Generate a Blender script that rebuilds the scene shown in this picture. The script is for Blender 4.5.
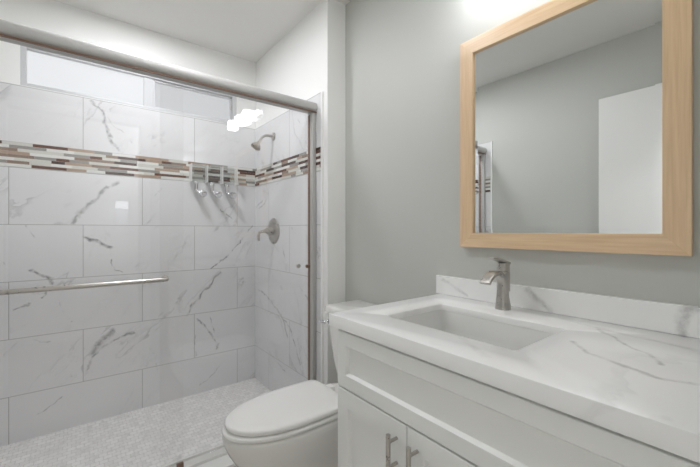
import bpy, bmesh, math, random
from mathutils import Vector, Matrix

for o in list(bpy.data.objects):
    bpy.data.objects.remove(o)
S = bpy.context.scene
COL = S.collection

# ------------------------------------------------------------------ camera
cam_d = bpy.data.cameras.new('camera')
cam = bpy.data.objects.new('camera', cam_d)
COL.objects.link(cam)
cam_d.sensor_width = 36.0
cam_d.lens = 18.0
cam_d.shift_y = -3.0 / 700.0
cam_d.clip_start = 0.01
TH = math.atan2(447, 350)
cam.location = (0, 0, 1.145)
cam.rotation_euler = (math.pi / 2, 0, TH - math.pi / 2)
S.camera = cam

# ------------------------------------------------------------------ world, exposure, light levels
W_ = bpy.data.worlds.new('world')
S.world = W_
W_.use_nodes = True
bg = W_.node_tree.nodes['Background']
bg.inputs[0].default_value = (0.86, 0.93, 1.0, 1)
bg.inputs[1].default_value = 1.0
S.view_settings.view_transform = 'Standard'
S.view_settings.look = 'None'
S.view_settings.gamma = 1.0
S.view_settings.use_curve_mapping = False
S.view_settings.exposure = 1.06
S.cycles.transparent_max_bounces = 40   # two glass panels, the clear dispenser and the mirror in one line of sight
S.cycles.max_bounces = 16
S.cycles.diffuse_bounces = 10
LAMP = 7.8          # vanity light cubes
PANE_CLEAR = 0.42     # daylight through the frosted shower window
PANE_SCREEN = 0.30
SHOWER_FILL = 29.0   # added fill in the ceiling over the shower, out of view
ROOM_FILL = 62.0     # added fill overhead between toilet and shower, unseen
HALL_FILL = 46.0    # added fill on the unseen hall ceiling behind the camera
HALL_WINDOW = 2.2

# ------------------------------------------------------------------ helpers
def mesh_obj(name, bm, mat, parent=None, smooth=False, loc=None, mats=None):
    """links bm as ONE mesh object; verts are given in world space, moved into the parent's frame"""
    me = bpy.data.meshes.new(name)
    bmesh.ops.recalc_face_normals(bm, faces=bm.faces)
    if parent is not None:
        base = Vector((0, 0, 0))
        p = parent
        while p is not None:
            base += p.location
            p = p.parent
        bmesh.ops.translate(bm, verts=bm.verts, vec=-base)
    bm.to_mesh(me)
    bm.free()
    for m in (mats or [mat]):
        me.materials.append(m)
    if smooth:
        for p in me.polygons:
            p.use_smooth = True
    o = bpy.data.objects.new(name, me)
    COL.objects.link(o)
    if parent is not None:
        o.parent = parent
    return o

def soft(o, deg=35):
    """smooth shading with sharp edges above an angle"""
    me = o.data
    bm = bmesh.new()
    bm.from_mesh(me)
    for f in bm.faces:
        f.smooth = True
    for e in bm.edges:
        if len(e.link_faces) == 2:
            e.smooth = e.calc_face_angle(0) < math.radians(deg)
    bm.to_mesh(me)
    bm.free()
    return o

def thing(name, label, cat, loc, group=None):
    o = bpy.data.objects.new(name, None)
    o.empty_display_size = 0.05
    COL.objects.link(o)
    o.location = loc
    o['label'] = label
    o['category'] = cat
    if group:
        o['group'] = group
    return o

def tag(o, label, cat, group=None):
    o['label'] = label
    o['category'] = cat
    if group:
        o['group'] = group
    return o

def struct(o, label=None, cat=None):
    o['kind'] = 'structure'
    if label:
        o['label'] = label
    if cat:
        o['category'] = cat
    return o

def box(bm, x0, x1, y0, y1, z0, z1, bev=0.0, seg=2, mi=0):
    t = bmesh.new()
    vs = [t.verts.new((x, y, z)) for x in (x0, x1) for y in (y0, y1) for z in (z0, z1)]
    for q in ((0, 1, 3, 2), (4, 6, 7, 5), (0, 4, 5, 1), (2, 3, 7, 6), (0, 2, 6, 4), (1, 5, 7, 3)):
        t.faces.new([vs[i] for i in q])
    bmesh.ops.recalc_face_normals(t, faces=t.faces)
    if bev > 0:
        bmesh.ops.bevel(t, geom=list(t.edges), offset=bev, segments=seg, affect='EDGES', profile=0.5)
    join(bm, t, mi)
    return bm

def join(bm, t, mi=0):
    t.verts.ensure_lookup_table()
    mp = [bm.verts.new(v.co) for v in t.verts]
    t.verts.index_update()
    for f in t.faces:
        try:
            n = bm.faces.new([mp[v.index] for v in f.verts])
            n.material_index = mi
        except ValueError:
            pass
    t.free()

def B(*a, **k):
    return box(bmesh.new(), *a, **k)

def loft(bm, rings, cap0=True, cap1=True, closed=False, mi=0):
    vr = [[bm.verts.new(p) for p in r] for r in rings]
    n = len(vr[0])
    idx = list(range(len(vr) - 1)) + ([len(vr) - 1] if closed else [])
    for i in idx:
        a, b = vr[i], vr[(i + 1) % len(vr)]
        for j in range(n):
            f = bm.faces.new((a[j], a[(j + 1) % n], b[(j + 1) % n], b[j]))
            f.material_index = mi
    if not closed:
        if cap0:
            bm.faces.new(list(reversed(vr[0]))).material_index = mi
        if cap1:
            bm.faces.new(vr[-1]).material_index = mi
    return bm

def frames(path):
    pts = [Vector(p) for p in path]
    out = []
    up = None
    for i, p in enumerate(pts):
        a = pts[max(i - 1, 0)]
        b = pts[min(i + 1, len(pts) - 1)]
        t = (b - a).normalized()
        if up is None:
            r = Vector((0, 0, 1)) if abs(t.z) < 0.9 else Vector((1, 0, 0))
            up = (r - t * r.dot(t)).normalized()
        else:
            up = (up - t * up.dot(t)).normalized()
        out.append((p, t, up, t.cross(up)))
    return out

def tube(bm, path, rad, n=16, mi=0):
    fr = frames(path)
    rings = []
    for i, (p, t, u, s) in enumerate(fr):
        r = rad[i] if isinstance(rad, (list, tuple)) else rad
        rings.append([p + (u * math.cos(2 * math.pi * k / n) + s * math.sin(2 * math.pi * k / n)) * r for k in range(n)])
    return loft(bm, rings, mi=mi)

def arc(p0, p1, p2, n=8):
    """quadratic bend"""
    p0, p1, p2 = Vector(p0), Vector(p1), Vector(p2)
    return [p0 * (1 - t) ** 2 + p1 * 2 * t * (1 - t) + p2 * t * t for t in [i / n for i in range(n + 1)]]

def cyl(bm, c, axis, r, h, n=32, bev=0.0, mi=0):
    """cylinder from c along axis, length h, with a rounded far rim"""
    c = Vector(c)
    a = Vector(axis).normalized()
    r0 = Vector((0, 0, 1)) if abs(a.z) < 0.9 else Vector((1, 0, 0))
    u = (r0 - a * r0.dot(a)).normalized()
    s = a.cross(u)
    prof = [(r, 0), (r, h)]
    if bev > 0:
        prof = [(r, 0), (r, h - bev), (r - bev * 0.3, h - bev * 0.3), (r - bev, h)]
    rings = [[c + a * z + (u * math.cos(2 * math.pi * k / n) + s * math.sin(2 * math.pi * k / n)) * q for k in range(n)] for q, z in prof]
    return loft(bm, rings, mi=mi)

def rrect(cx, cy, hx, hy, r, n=6):
    """rounded rectangle loop in a plane, counter-clockwise"""
    pts = []
    for (sx, sy, a0) in ((1, 1, 0), (-1, 1, 90), (-1, -1, 180), (1, -1, 270)):
        for k in range(n + 1):
            a = math.radians(a0 + 90 * k / n)
            pts.append((cx + sx * (hx - r) + r * math.cos(a), cy + sy * (hy - r) + r * math.sin(a)))
    return pts

# ------------------------------------------------------------------ materials
def new_mat(name):
    m = bpy.data.materials.new(name)
    m.use_nodes = True
    nt = m.node_tree
    b = nt.nodes['Principled BSDF']
    return m, nt, b

def srgb(r, g, b):
    f = lambda c: ((c / 255) / 12.92) if c / 255 <= 0.04045 else (((c / 255) + 0.055) / 1.055) ** 2.4
    return (f(r), f(g), f(b), 1)

def N(nt, typ, **k):
    n = nt.nodes.new(typ)
    for a, v in k.items():
        setattr(n, a, v)
    return n

def math_(nt, op, a, b=None, c=None, clamp=False):
    n = N(nt, 'ShaderNodeMath', operation=op)
    n.use_clamp = clamp
    for i, v in enumerate((a, b, c)):
        if v is None:
            continue
        if isinstance(v, (int, float)):
            n.inputs[i].default_value = v
        else:
            nt.links.new(v, n.inputs[i])
    return n.outputs[0]

def noise(nt, vec, scale, detail=3, rough=0.5, dist=0.0):
    n = N(nt, 'ShaderNodeTexNoise')
    n.inputs['Scale'].default_value = scale
    n.inputs['Detail'].default_value = detail
    n.inputs['Roughness'].default_value = rough
    n.inputs['Distortion'].default_value = dist
    if vec is not None:
        nt.links.new(vec, n.inputs['Vector'])
    return n

def mapr(nt, v, a, b, c, d):
    n = N(nt, 'ShaderNodeMapRange')
    n.interpolation_type = 'SMOOTHSTEP'
    nt.links.new(v, n.inputs[0])
    for i, q in enumerate((a, b, c, d)):
        n.inputs[i + 1].default_value = q
    return n.outputs[0]

def mixc(nt, f, a, b, mode='MIX'):
    n = N(nt, 'ShaderNodeMix', data_type='RGBA', blend_type=mode)
    if isinstance(f, (int, float)):
        n.inputs[0].default_value = f
    else:
        nt.links.new(f, n.inputs[0])
    for i, v in ((6, a), (7, b)):
        if isinstance(v, tuple):
            n.inputs[i].default_value = v
        else:
            nt.links.new(v, n.inputs[i])
    return n.outputs[2]

def objco(nt):
    return N(nt, 'ShaderNodeTexCoord').outputs['Object']

def paint(name, col, rough=0.55, bump=0.02, scale=180):
    m, nt, b = new_mat(name)
    co = objco(nt)
    n = noise(nt, co, 2.2, 3)
    c2 = tuple(c * 0.975 for c in col[:3]) + (1,)
    nt.links.new(mixc(nt, n.outputs[0], c2, col), b.inputs['Base Color'])
    b.inputs['Roughness'].default_value = rough
    if bump:
        n2 = noise(nt, co, scale, 2)
        bp = N(nt, 'ShaderNodeBump')
        bp.inputs['Strength'].default_value = bump
        bp.inputs['Distance'].default_value = 0.002
        nt.links.new(n2.outputs[0], bp.inputs['Height'])
        nt.links.new(bp.outputs[0], b.inputs['Normal'])
    return m

def metal(name, col, rough=0.3, aniso=0.0):
    m, nt, b = new_mat(name)
    b.inputs['Metallic'].default_value = 1.0
    n = noise(nt, objco(nt), 60, 2)
    c2 = tuple(c * 0.94 for c in col[:3]) + (1,)
    nt.links.new(mixc(nt, n.outputs[0], c2, col), b.inputs['Base Color'])
    nt.links.new(mapr(nt, n.outputs[0], 0.3, 0.7, rough * 0.9, rough * 1.1), b.inputs['Roughness'])
    return m

def plain(name, col, rough=0.4, coat=0.0):
    m, nt, b = new_mat(name)
    n = noise(nt, objco(nt), 8, 2)
    c2 = tuple(c * 0.98 for c in col[:3]) + (1,)
    nt.links.new(mixc(nt, n.outputs[0], c2, col), b.inputs['Base Color'])
    b.inputs['Roughness'].default_value = rough
    b.inputs['Coat Weight'].default_value = coat
    b.inputs['Coat Roughness'].default_value = 0.05
    return m

def emit(name, col, strength, rough=0.2):
    m, nt, b = new_mat(name)
    b.inputs['Base Color'].default_value = (0.04, 0.04, 0.04, 1)
    n = noise(nt, objco(nt), 3, 2)
    c2 = tuple(c * 0.97 for c in col[:3]) + (1,)
    nt.links.new(mixc(nt, n.outputs[0], c2, col), b.inputs['Emission Color'])
    b.inputs['Emission Strength'].default_value = strength
    b.inputs['Roughness'].default_value = rough
    return m

def clear(name, tint, gloss=1.0):
    """thin architectural glass: transparent with a Fresnel reflection"""
    m, nt, b = new_mat(name)
    nt.nodes.remove(b)
    out = nt.nodes['Material Output']
    tr = N(nt, 'ShaderNodeBsdfTransparent')
    tr.inputs[0].default_value = tint
    gl = N(nt, 'ShaderNodeBsdfGlossy')
    gl.inputs['Roughness'].default_value = 0.015
    gl.inputs[0].default_value = (1, 1, 1, 1)
    lw = N(nt, 'ShaderNodeLayerWeight')
    lw.inputs[0].default_value = 0.5
    schlick = math_(nt, 'ADD', math_(nt, 'MULTIPLY', math_(nt, 'POWER', lw.outputs['Facing'], 5.0), 0.96), 0.037)
    mx = N(nt, 'ShaderNodeMixShader')
    nt.links.new(math_(nt, 'MULTIPLY', schlick, gloss), mx.inputs[0])
    nt.links.new(tr.outputs[0], mx.inputs[1])
    nt.links.new(gl.outputs[0], mx.inputs[2])
    nt.links.new(mx.outputs[0], out.inputs[0])
    return m

def veins(nt, vec, base, dark, amount=1.0, scale=1.0, ang=40):
    """marble: broken diagonal veins with soft grey clouds beside them"""
    mp = N(nt, 'ShaderNodeMapping')
    mp.vector_type = 'TEXTURE'
    mp.inputs['Rotation'].default_value = (0, 0, math.radians(ang))
    mp.inputs['Scale'].default_value = (1 / (0.42 * scale), 1 / (1.25 * scale), 1)
    nt.links.new(vec, mp.inputs['Vector'])
    v = mp.outputs[0]
    a = noise(nt, v, 1.25, 6, 0.6, 0.35).outputs[0]
    line = mapr(nt, math_(nt, 'ABSOLUTE', math_(nt, 'SUBTRACT', a, 0.5)), 0.0, 0.007, 1, 0)
    halo = mapr(nt, math_(nt, 'ABSOLUTE', math_(nt, 'SUBTRACT', a, 0.512)), 0.0, 0.022, 1, 0)
    gate = mapr(nt, noise(nt, v, 1.9, 3, 0.5, 0.2).outputs[0], 0.47, 0.60, 0, 1)
    gate3 = mapr(nt, noise(nt, vec, 5.0, 3, 0.6, 0.2).outputs[0], 0.45, 0.62, 0.15, 1)
    c = noise(nt, v, 2.3, 6, 0.6, 0.5).outputs[0]
    fine = mapr(nt, math_(nt, 'ABSOLUTE', math_(nt, 'SUBTRACT', c, 0.47)), 0.0, 0.006, 1, 0)
    gate2 = mapr(nt, noise(nt, v, 1.3, 2, 0.5, 0.2).outputs[0], 0.52, 0.64, 0, 1)
    cloud = mapr(nt, noise(nt, vec, 3.0, 3).outputs[0], 0.35, 0.75, 0, 0.10)
    f = math_(nt, 'MULTIPLY', math_(nt, 'MULTIPLY', line, gate), 0.55)
    f = math_(nt, 'ADD', f, math_(nt, 'MULTIPLY', math_(nt, 'MULTIPLY', math_(nt, 'MULTIPLY', halo, gate), gate3), 0.42))
    f = math_(nt, 'ADD', f, math_(nt, 'MULTIPLY', math_(nt, 'MULTIPLY', fine, gate2), 0.28))
    f = math_(nt, 'ADD', f, cloud)
    f = math_(nt, 'MULTIPLY', f, amount, clamp=True)
    return mixc(nt, f, base, dark)

# the large veins of the marble and the quartz, as chains of points on their surfaces
VEINS_BACK = [
    ([(0.065, 2.571, 1.915), (0.123, 2.571, 1.856), (0.148, 2.571, 1.74), (0.214, 2.571, 1.629)], 0.0067, 0.60),
    ([(0.153, 2.571, 1.826), (0.348, 2.571, 1.609)], 0.0023, 0.35),
    ([(0.203, 2.571, 1.443), (0.113, 2.571, 1.357), (0.028, 2.571, 1.265), (-0.009, 2.571, 1.188)], 0.0097, 0.50),
    ([(0.042, 2.571, 1.107), (0.094, 2.571, 1.083), (0.163, 2.571, 1.048)], 0.0083, 0.75),
    ([(0.163, 2.571, 1.051), (0.168, 2.571, 1.02), (0.183, 2.571, 0.904), (0.224, 2.571, 0.882)], 0.0030, 0.60),
    ([(-0.189, 2.571, 0.921), (-0.148, 2.571, 0.888), (-0.108, 2.571, 0.868), (-0.101, 2.571, 0.845)], 0.0060, 0.60),
    ([(-0.131, 2.571, 0.803), (-0.185, 2.571, 0.755), (-0.271, 2.571, 0.728)], 0.0037, 0.60),
    ([(-0.213, 2.571, 1.172), (-0.176, 2.571, 1.109)], 0.0030, 0.50),
    ([(0.051, 2.571, 0.331), (0.089, 2.571, 0.411), (0.173, 2.571, 0.472), (0.293, 2.571, 0.506)], 0.0060, 0.60),
    ([(0.183, 2.571, 0.531), (0.133, 2.571, 0.48), (0.075, 2.571, 0.426)], 0.0135, 0.55),
    ([(-0.156, 2.571, 0.129), (-0.049, 2.571, 0.191)], 0.0030, 0.50),
    ([(0.188, 2.571, 0.096), (0.234, 2.571, 0.119)], 0.0045, 0.50),
    ([(1.085, 2.571, 1.18), (0.967, 2.571, 1.066), (0.852, 2.571, 0.941), (0.757, 2.571, 0.878)], 0.0037, 0.75),
    ([(0.823, 2.571, 0.845), (0.716, 2.571, 0.733), (0.64, 2.571, 0.644), (0.604, 2.571, 0.57)], 0.0067, 0.60),
    ([(0.666, 2.571, 0.536), (0.743, 2.571, 0.425), (0.809, 2.571, 0.334), (0.799, 2.571, 0.279)], 0.0053, 0.60),
    ([(0.743, 2.571, 0.539), (0.771, 2.571, 0.42)], 0.0030, 0.50),
    ([(0.653, 2.571, 0.282), (0.64, 2.571, 0.423)], 0.0037, 0.50),
    ([(0.838, 2.571, 0.172), (0.676, 2.571, 0.061)], 0.0037, 0.50),
    ([(0.82, 2.571, 1.293), (0.907, 2.571, 1.223)], 0.0037, 0.55),
    ([(-0.197, 2.571, 0.55), (-0.071, 2.571, 0.491), (0.019, 2.571, 0.491)], 0.0023, 0.35),
    ([(-0.294, 2.571, 0.979), (-0.279, 2.571, 0.857)], 0.0023, 0.35),
    ([(-0.071, 2.571, 0.74), (-0.018, 2.571, 0.619)], 0.0023, 0.30),
    ([(0.376, 2.571, 0.407), (0.422, 2.571, 0.222)], 0.0023, 0.30),
]
VEINS_END = [
    ([(1.086, 2.518, 1.3), (1.086, 2.154, 1.486)], 0.0030, 0.50),
    ([(1.086, 2.518, 0.702), (1.086, 2.309, 0.658), (1.086, 2.014, 0.51), (1.086, 1.886, 0.323)], 0.0045, 0.55),
    ([(1.086, 2.125, 0.579), (1.086, 2.055, 0.456)], 0.0067, 0.45),
    ([(1.086, 2.613, 1.289), (1.086, 2.445, 1.371)], 0.0037, 0.50),
    ([(1.086, 2.118, 1.062), (1.086, 2.055, 0.874)], 0.0037, 0.50),
    ([(1.086, 1.988, 1.167), (1.086, 1.955, 1.11)], 0.0037, 0.50),
    ([(1.086, 1.809, 1.226), (1.086, 1.769, 1.195)], 0.0030, 0.50),
    ([(1.086, 2.199, 1.958), (1.086, 2.111, 1.974)], 0.0037, 0.50),
    ([(1.086, 2.277, 1.81), (1.086, 2.14, 1.875)], 0.0037, 0.45),
    ([(1.086, 1.936, 1.863), (1.086, 1.827, 1.75)], 0.0030, 0.45),
    ([(1.086, 2.393, 0.31), (1.086, 2.083, 0.211)], 0.0030, 0.45),
    ([(1.086, 1.886, 0.809), (1.086, 1.781, 0.722)], 0.0030, 0.45),
]
VEINS_COUNTER = [
    ([(0.018, -0.143, 0.037), (-0.052, -0.196, 0.037), (-0.076, -0.255, 0.037), (-0.099, -0.319, 0.037), (-0.072, -0.367, 0.037)], 0.0060, 0.50),
    ([(0.208, -0.126, 0.037), (0.103, -0.209, 0.037), (0.05, -0.276, 0.037), (-0.004, -0.305, 0.037)], 0.0045, 0.50),
    ([(0.233, -0.042, 0.037), (0.189, -0.166, 0.037), (0.161, -0.338, 0.037)], 0.0090, 0.25),
    ([(-0.157, 0.049, 0.037), (-0.24, -0.064, 0.037)], 0.0075, 0.20),
]
VEINS_COUNTER += [
    ([(0.28, 0.092, 0.104), (0.28, 0.044, 0.062), (0.28, 0.02, 0.043)], 0.0090, 0.55),
    ([(0.28, 0.441, 0.1), (0.28, 0.323, 0.047)], 0.0053, 0.35),
    ([(0.28, -0.292, 0.037), (0.28, -0.288, 0.066), (0.28, -0.297, 0.101), (0.28, -0.319, 0.117)], 0.0090, 0.55),
]

def vein_lines(nt, co, lines, wob=0.035):
    """greatest strength of all veins at a point; widths swell and break with noise"""
    nz = noise(nt, co, 11.0, 4, 0.6)
    o = N(nt, 'ShaderNodeVectorMath', operation='SUBTRACT')
    nt.links.new(nz.outputs['Color'], o.inputs[0])
    o.inputs[1].default_value = (0.5, 0.5, 0.5)
    o2 = N(nt, 'ShaderNodeVectorMath', operation='SCALE')
    nt.links.new(o.outputs[0], o2.inputs[0])
    o2.inputs['Scale'].default_value = wob * 2
    o3 = N(nt, 'ShaderNodeVectorMath', operation='ADD')
    nt.links.new(co, o3.inputs[0])
    nt.links.new(o2.outputs[0], o3.inputs[1])
    p = o3.outputs[0]
    total = None
    for pts, w, st in lines:
        dmin = None
        for a, c in zip(pts[:-1], pts[1:]):
            a, c = Vector(a), Vector(c)
            ba = c - a
            pa = N(nt, 'ShaderNodeVectorMath', operation='SUBTRACT')
            nt.links.new(p, pa.inputs[0])
            pa.inputs[1].default_value = a
            dt = N(nt, 'ShaderNodeVectorMath', operation='DOT_PRODUCT')
            nt.links.new(pa.outputs[0], dt.inputs[0])
            dt.inputs[1].default_value = ba / ba.length_squared
            h = math_(nt, 'MULTIPLY', dt.outputs['Value'], 1.0, clamp=True)
            sc = N(nt, 'ShaderNodeVectorMath', operation='SCALE')
            sc.inputs[0].default_value = ba
            nt.links.new(h, sc.inputs['Scale'])
            df = N(nt, 'ShaderNodeVectorMath', operation='DISTANCE')
            nt.links.new(pa.outputs[0], df.inputs[0])
            nt.links.new(sc.outputs[0], df.inputs[1])
            d = df.outputs['Value']
            dmin = d if dmin is None else math_(nt, 'MINIMUM', dmin, d)
        soft_ = mapr(nt, dmin, 0.0, w * 2.0, min(1.0, st * 1.3), 0.0)
        total = soft_ if total is None else math_(nt, 'MAXIMUM', total, soft_)
    br = mapr(nt, noise(nt, co, 34.0, 4, 0.65).outputs[0], 0.32, 0.62, 0.35, 1.0)
    return math_(nt, 'MULTIPLY', total, br)

def tile_mat(name, axis, joint_even, joint_odd, lines):
    """0.61 x 0.305 m marble tiles in half bond, grout lines at the photographed heights"""
    m, nt, b = new_mat(name)
    sp = N(nt, 'ShaderNodeSeparateXYZ')
    nt.links.new(objco(nt), sp.inputs[0])
    a = sp.outputs[axis]
    z = sp.outputs[2]
    above = math_(nt, 'GREATER_THAN', z, 1.55)
    zz = math_(nt, 'SUBTRACT', z, math_(nt, 'MULTIPLY', above, 0.135))
    rz = math_(nt, 'DIVIDE', math_(nt, 'SUBTRACT', zz, 0.262), 0.305)
    row = math_(nt, 'FLOOR', rz)
    fz = math_(nt, 'SUBTRACT', rz, row)
    odd = math_(nt, 'FLOORED_MODULO', row, 2.0)
    off = math_(nt, 'ADD', math_(nt, 'MULTIPLY', odd, joint_odd - joint_even), joint_even)
    ra = math_(nt, 'DIVIDE', math_(nt, 'SUBTRACT', a, off), 0.613)
    cell = math_(nt, 'FLOOR', ra)
    fa = math_(nt, 'SUBTRACT', ra, cell)
    da = math_(nt, 'MULTIPLY', math_(nt, 'MINIMUM', fa, math_(nt, 'SUBTRACT', 1.0, fa)), 0.613)
    dz = math_(nt, 'MULTIPLY', math_(nt, 'MINIMUM', fz, math_(nt, 'SUBTRACT', 1.0, fz)), 0.305)
    d = math_(nt, 'MINIMUM', da, dz)
    grout = mapr(nt, d, 0.0009, 0.0021, 1, 0)
    cb = N(nt, 'ShaderNodeCombineXYZ')
    nt.links.new(cell, cb.inputs[0])
    nt.links.new(row, cb.inputs[1])
    wn = N(nt, 'ShaderNodeTexWhiteNoise', noise_dimensions='3D')
    nt.links.new(cb.outputs[0], wn.inputs['Vector'])
    sc = N(nt, 'ShaderNodeVectorMath', operation='SCALE')
    nt.links.new(wn.outputs['Color'], sc.inputs[0])
    sc.inputs['Scale'].default_value = 23.0
    cc = N(nt, 'ShaderNodeCombineXYZ')
    nt.links.new(a, cc.inputs[0])
    nt.links.new(z, cc.inputs[1])
    ad = N(nt, 'ShaderNodeVectorMath', operation='ADD')
    nt.links.new(cc.outputs[0], ad.inputs[0])
    nt.links.new(sc.outputs[0], ad.inputs[1])
    c = veins(nt, ad.outputs[0], srgb(223, 223, 224), srgb(124, 124, 127), 0.6, 2.0, 48)
    c = mixc(nt, vein_lines(nt, objco(nt), lines), c, srgb(98, 98, 101))
    c = mixc(nt, grout, c, srgb(158, 157, 154))
    nt.links.new(c, b.inputs['Base Color'])
    b.inputs['Roughness'].default_value = 0.09
    nt.links.new(mapr(nt, grout, 0, 1, 0.09, 0.6), b.inputs['Roughness'])
    bp = N(nt, 'ShaderNodeBump')
    bp.inputs['Strength'].default_value = 0.4
    bp.inputs['Distance'].default_value = 0.001
    bp.invert = True
    nt.links.new(grout, bp.inputs['Height'])
    nt.links.new(bp.outputs[0], b.inputs['Normal'])
    return m

def floor_mosaic_mat():
    """small rounded marble mosaic pieces in a staggered bond"""
    m, nt, b = new_mat('shower_floor_mosaic')
    sp = N(nt, 'ShaderNodeSeparateXYZ')
    nt.links.new(objco(nt), sp.inputs[0])
    P, Q = 0.036, 0.032
    ry = math_(nt, 'DIVIDE', sp.outputs[1], Q)
    row = math_(nt, 'FLOOR', ry)
    fy = math_(nt, 'SUBTRACT', ry, row)
    odd = math_(nt, 'FLOORED_MODULO', row, 2.0)
    rx = math_(nt, 'ADD', math_(nt, 'DIVIDE', sp.outputs[0], P), math_(nt, 'MULTIPLY', odd, 0.5))
    cell = math_(nt, 'FLOOR', rx)
    fx = math_(nt, 'SUBTRACT', rx, cell)
    ax = math_(nt, 'ABSOLUTE', math_(nt, 'SUBTRACT', fx, 0.5))
    ay = math_(nt, 'ABSOLUTE', math_(nt, 'SUBTRACT', fy, 0.5))
    pw = math_(nt, 'ADD', math_(nt, 'POWER', math_(nt, 'MULTIPLY', ax, 2), 5), math_(nt, 'POWER', math_(nt, 'MULTIPLY', ay, 2), 5))
    grout = mapr(nt, pw, 0.62, 0.85, 0, 1)
    cb = N(nt, 'ShaderNodeCombineXYZ')
    nt.links.new(cell, cb.inputs[0])
    nt.links.new(row, cb.inputs[1])
    wn = N(nt, 'ShaderNodeTexWhiteNoise', noise_dimensions='3D')
    nt.links.new(cb.outputs[0], wn.inputs['Vector'])
    c = mixc(nt, wn.outputs['Value'], srgb(222, 221, 219), srgb(236, 235, 233))
    nz = noise(nt, objco(nt), 26, 4, 0.6)
    c = mixc(nt, mapr(nt, nz.outputs[0], 0.5, 0.75, 0, 0.35), c, srgb(160, 158, 155))
    c = mixc(nt, grout, c, srgb(208, 206, 203))
    nt.links.new(c, b.inputs['Base Color'])
    nt.links.new(mapr(nt, grout, 0, 1, 0.35, 0.8), b.inputs['Roughness'])
    bp = N(nt, 'ShaderNodeBump')
    bp.inputs['Strength'].default_value = 0.3
    bp.inputs['Distance'].default_value = 0.001
    bp.invert = True
    nt.links.new(grout, bp.inputs['Height'])
    nt.links.new(bp.outputs[0], b.inputs['Normal'])
    return m

def quartz_mat():
    m, nt, b = new_mat('quartz')
    co = objco(nt)
    mp = N(nt, 'ShaderNodeMapping')
    mp.vector_type = 'TEXTURE'
    mp.inputs['Rotation'].default_value = (math.radians(35), math.radians(20), math.radians(62))
    mp.inputs['Scale'].default_value = (2.1, 0.8, 0.9)
    mp.inputs['Location'].default_value = (0.31, 0.12, 0.4)
    nt.links.new(co, mp.inputs[0])
    v = mp.outputs[0]
    a = noise(nt, v, 1.7, 5, 0.55, 0.4).outputs[0]
    line = mapr(nt, math_(nt, 'ABSOLUTE', math_(nt, 'SUBTRACT', a, 0.5)), 0.0, 0.007, 1, 0)
    halo = mapr(nt, math_(nt, 'ABSOLUTE', math_(nt, 'SUBTRACT', a, 0.512)), 0.0, 0.024, 1, 0)
    gate = mapr(nt, noise(nt, v, 2.2, 2, 0.5, 0.3).outputs[0], 0.45, 0.58, 0, 1)
    f = math_(nt, 'ADD', math_(nt, 'MULTIPLY', line, 0.35), math_(nt, 'MULTIPLY', halo, 0.45))
    f = math_(nt, 'MULTIPLY', f, gate, clamp=True)
    c = mixc(nt, math_(nt, 'MULTIPLY', f, 0.25), srgb(240, 240, 239), srgb(178, 177, 176))
    c = mixc(nt, vein_lines(nt, co, VEINS_COUNTER, 0.02), c, srgb(172, 171, 171))
    nt.links.new(c, b.inputs['Base Color'])
    b.inputs['Roughness'].default_value = 0.22
    return m

def wood_mat():
    m, nt, b = new_mat('maple')
    co = objco(nt)
    sp = N(nt, 'ShaderNodeTexCoord')
    mp = N(nt, 'ShaderNodeMapping')
    nt.links.new(co, mp.inputs[0])
    mp.inputs['Scale'].default_value = (30, 30, 1.2)
    n1 = noise(nt, mp.outputs[0], 4, 4, 0.6, 0.2)
    n2 = noise(nt, co, 3, 2)
    c = mixc(nt, mapr(nt, n1.outputs[0], 0.3, 0.7, 0, 1), srgb(216, 184, 146), srgb(230, 201, 164))
    c = mixc(nt, math_(nt, 'MULTIPLY', n2.outputs[0], 0.4), c, srgb(224, 192, 154))
    nt.links.new(c, b.inputs['Base Color'])
    b.inputs['Roughness'].default_value = 0.3
    return m

def wood_mat_h():
    m, nt, b = new_mat('maple_level_grain')
    co = objco(nt)
    mp = N(nt, 'ShaderNodeMapping')
    nt.links.new(co, mp.inputs[0])
    mp.inputs['Scale'].default_value = (30, 1.2, 30)
    n1 = noise(nt, mp.outputs[0], 4, 4, 0.6, 0.2)
    c = mixc(nt, mapr(nt, n1.outputs[0], 0.3, 0.7, 0, 1), srgb(218, 186, 148), srgb(232, 204, 168))
    nt.links.new(c, b.inputs['Base Color'])
    b.inputs['Roughness'].default_value = 0.3
    return m

def plank_mat():
    m, nt, b = new_mat('greige_planks')
    co = objco(nt)
    br = N(nt, 'ShaderNodeTexBrick')
    nt.links.new(co, br.inputs['Vector'])
    br.inputs['Color1'].default_value = srgb(206, 200, 193)
    br.inputs['Color2'].default_value = srgb(194, 188, 181)
    br.inputs['Mortar'].default_value = srgb(110, 102, 94)
    br.inputs['Scale'].default_value = 1.0
    br.inputs['Mortar Size'].default_value = 0.0015
    br.inputs['Brick Width'].default_value = 1.2
    br.inputs['Row Height'].default_value = 0.18
    mp = N(nt, 'ShaderNodeMapping')
    nt.links.new(co, mp.inputs[0])
    mp.inputs['Scale'].default_value = (2, 30, 1)
    n1 = noise(nt, mp.outputs[0], 3, 4)
    c = mixc(nt, math_(nt, 'MULTIPLY', n1.outputs[0], 0.4), br.outputs[0], srgb(172, 165, 157))
    nt.links.new(c, b.inputs['Base Color'])
    b.inputs['Roughness'].default_value = 0.4
    return m

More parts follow.
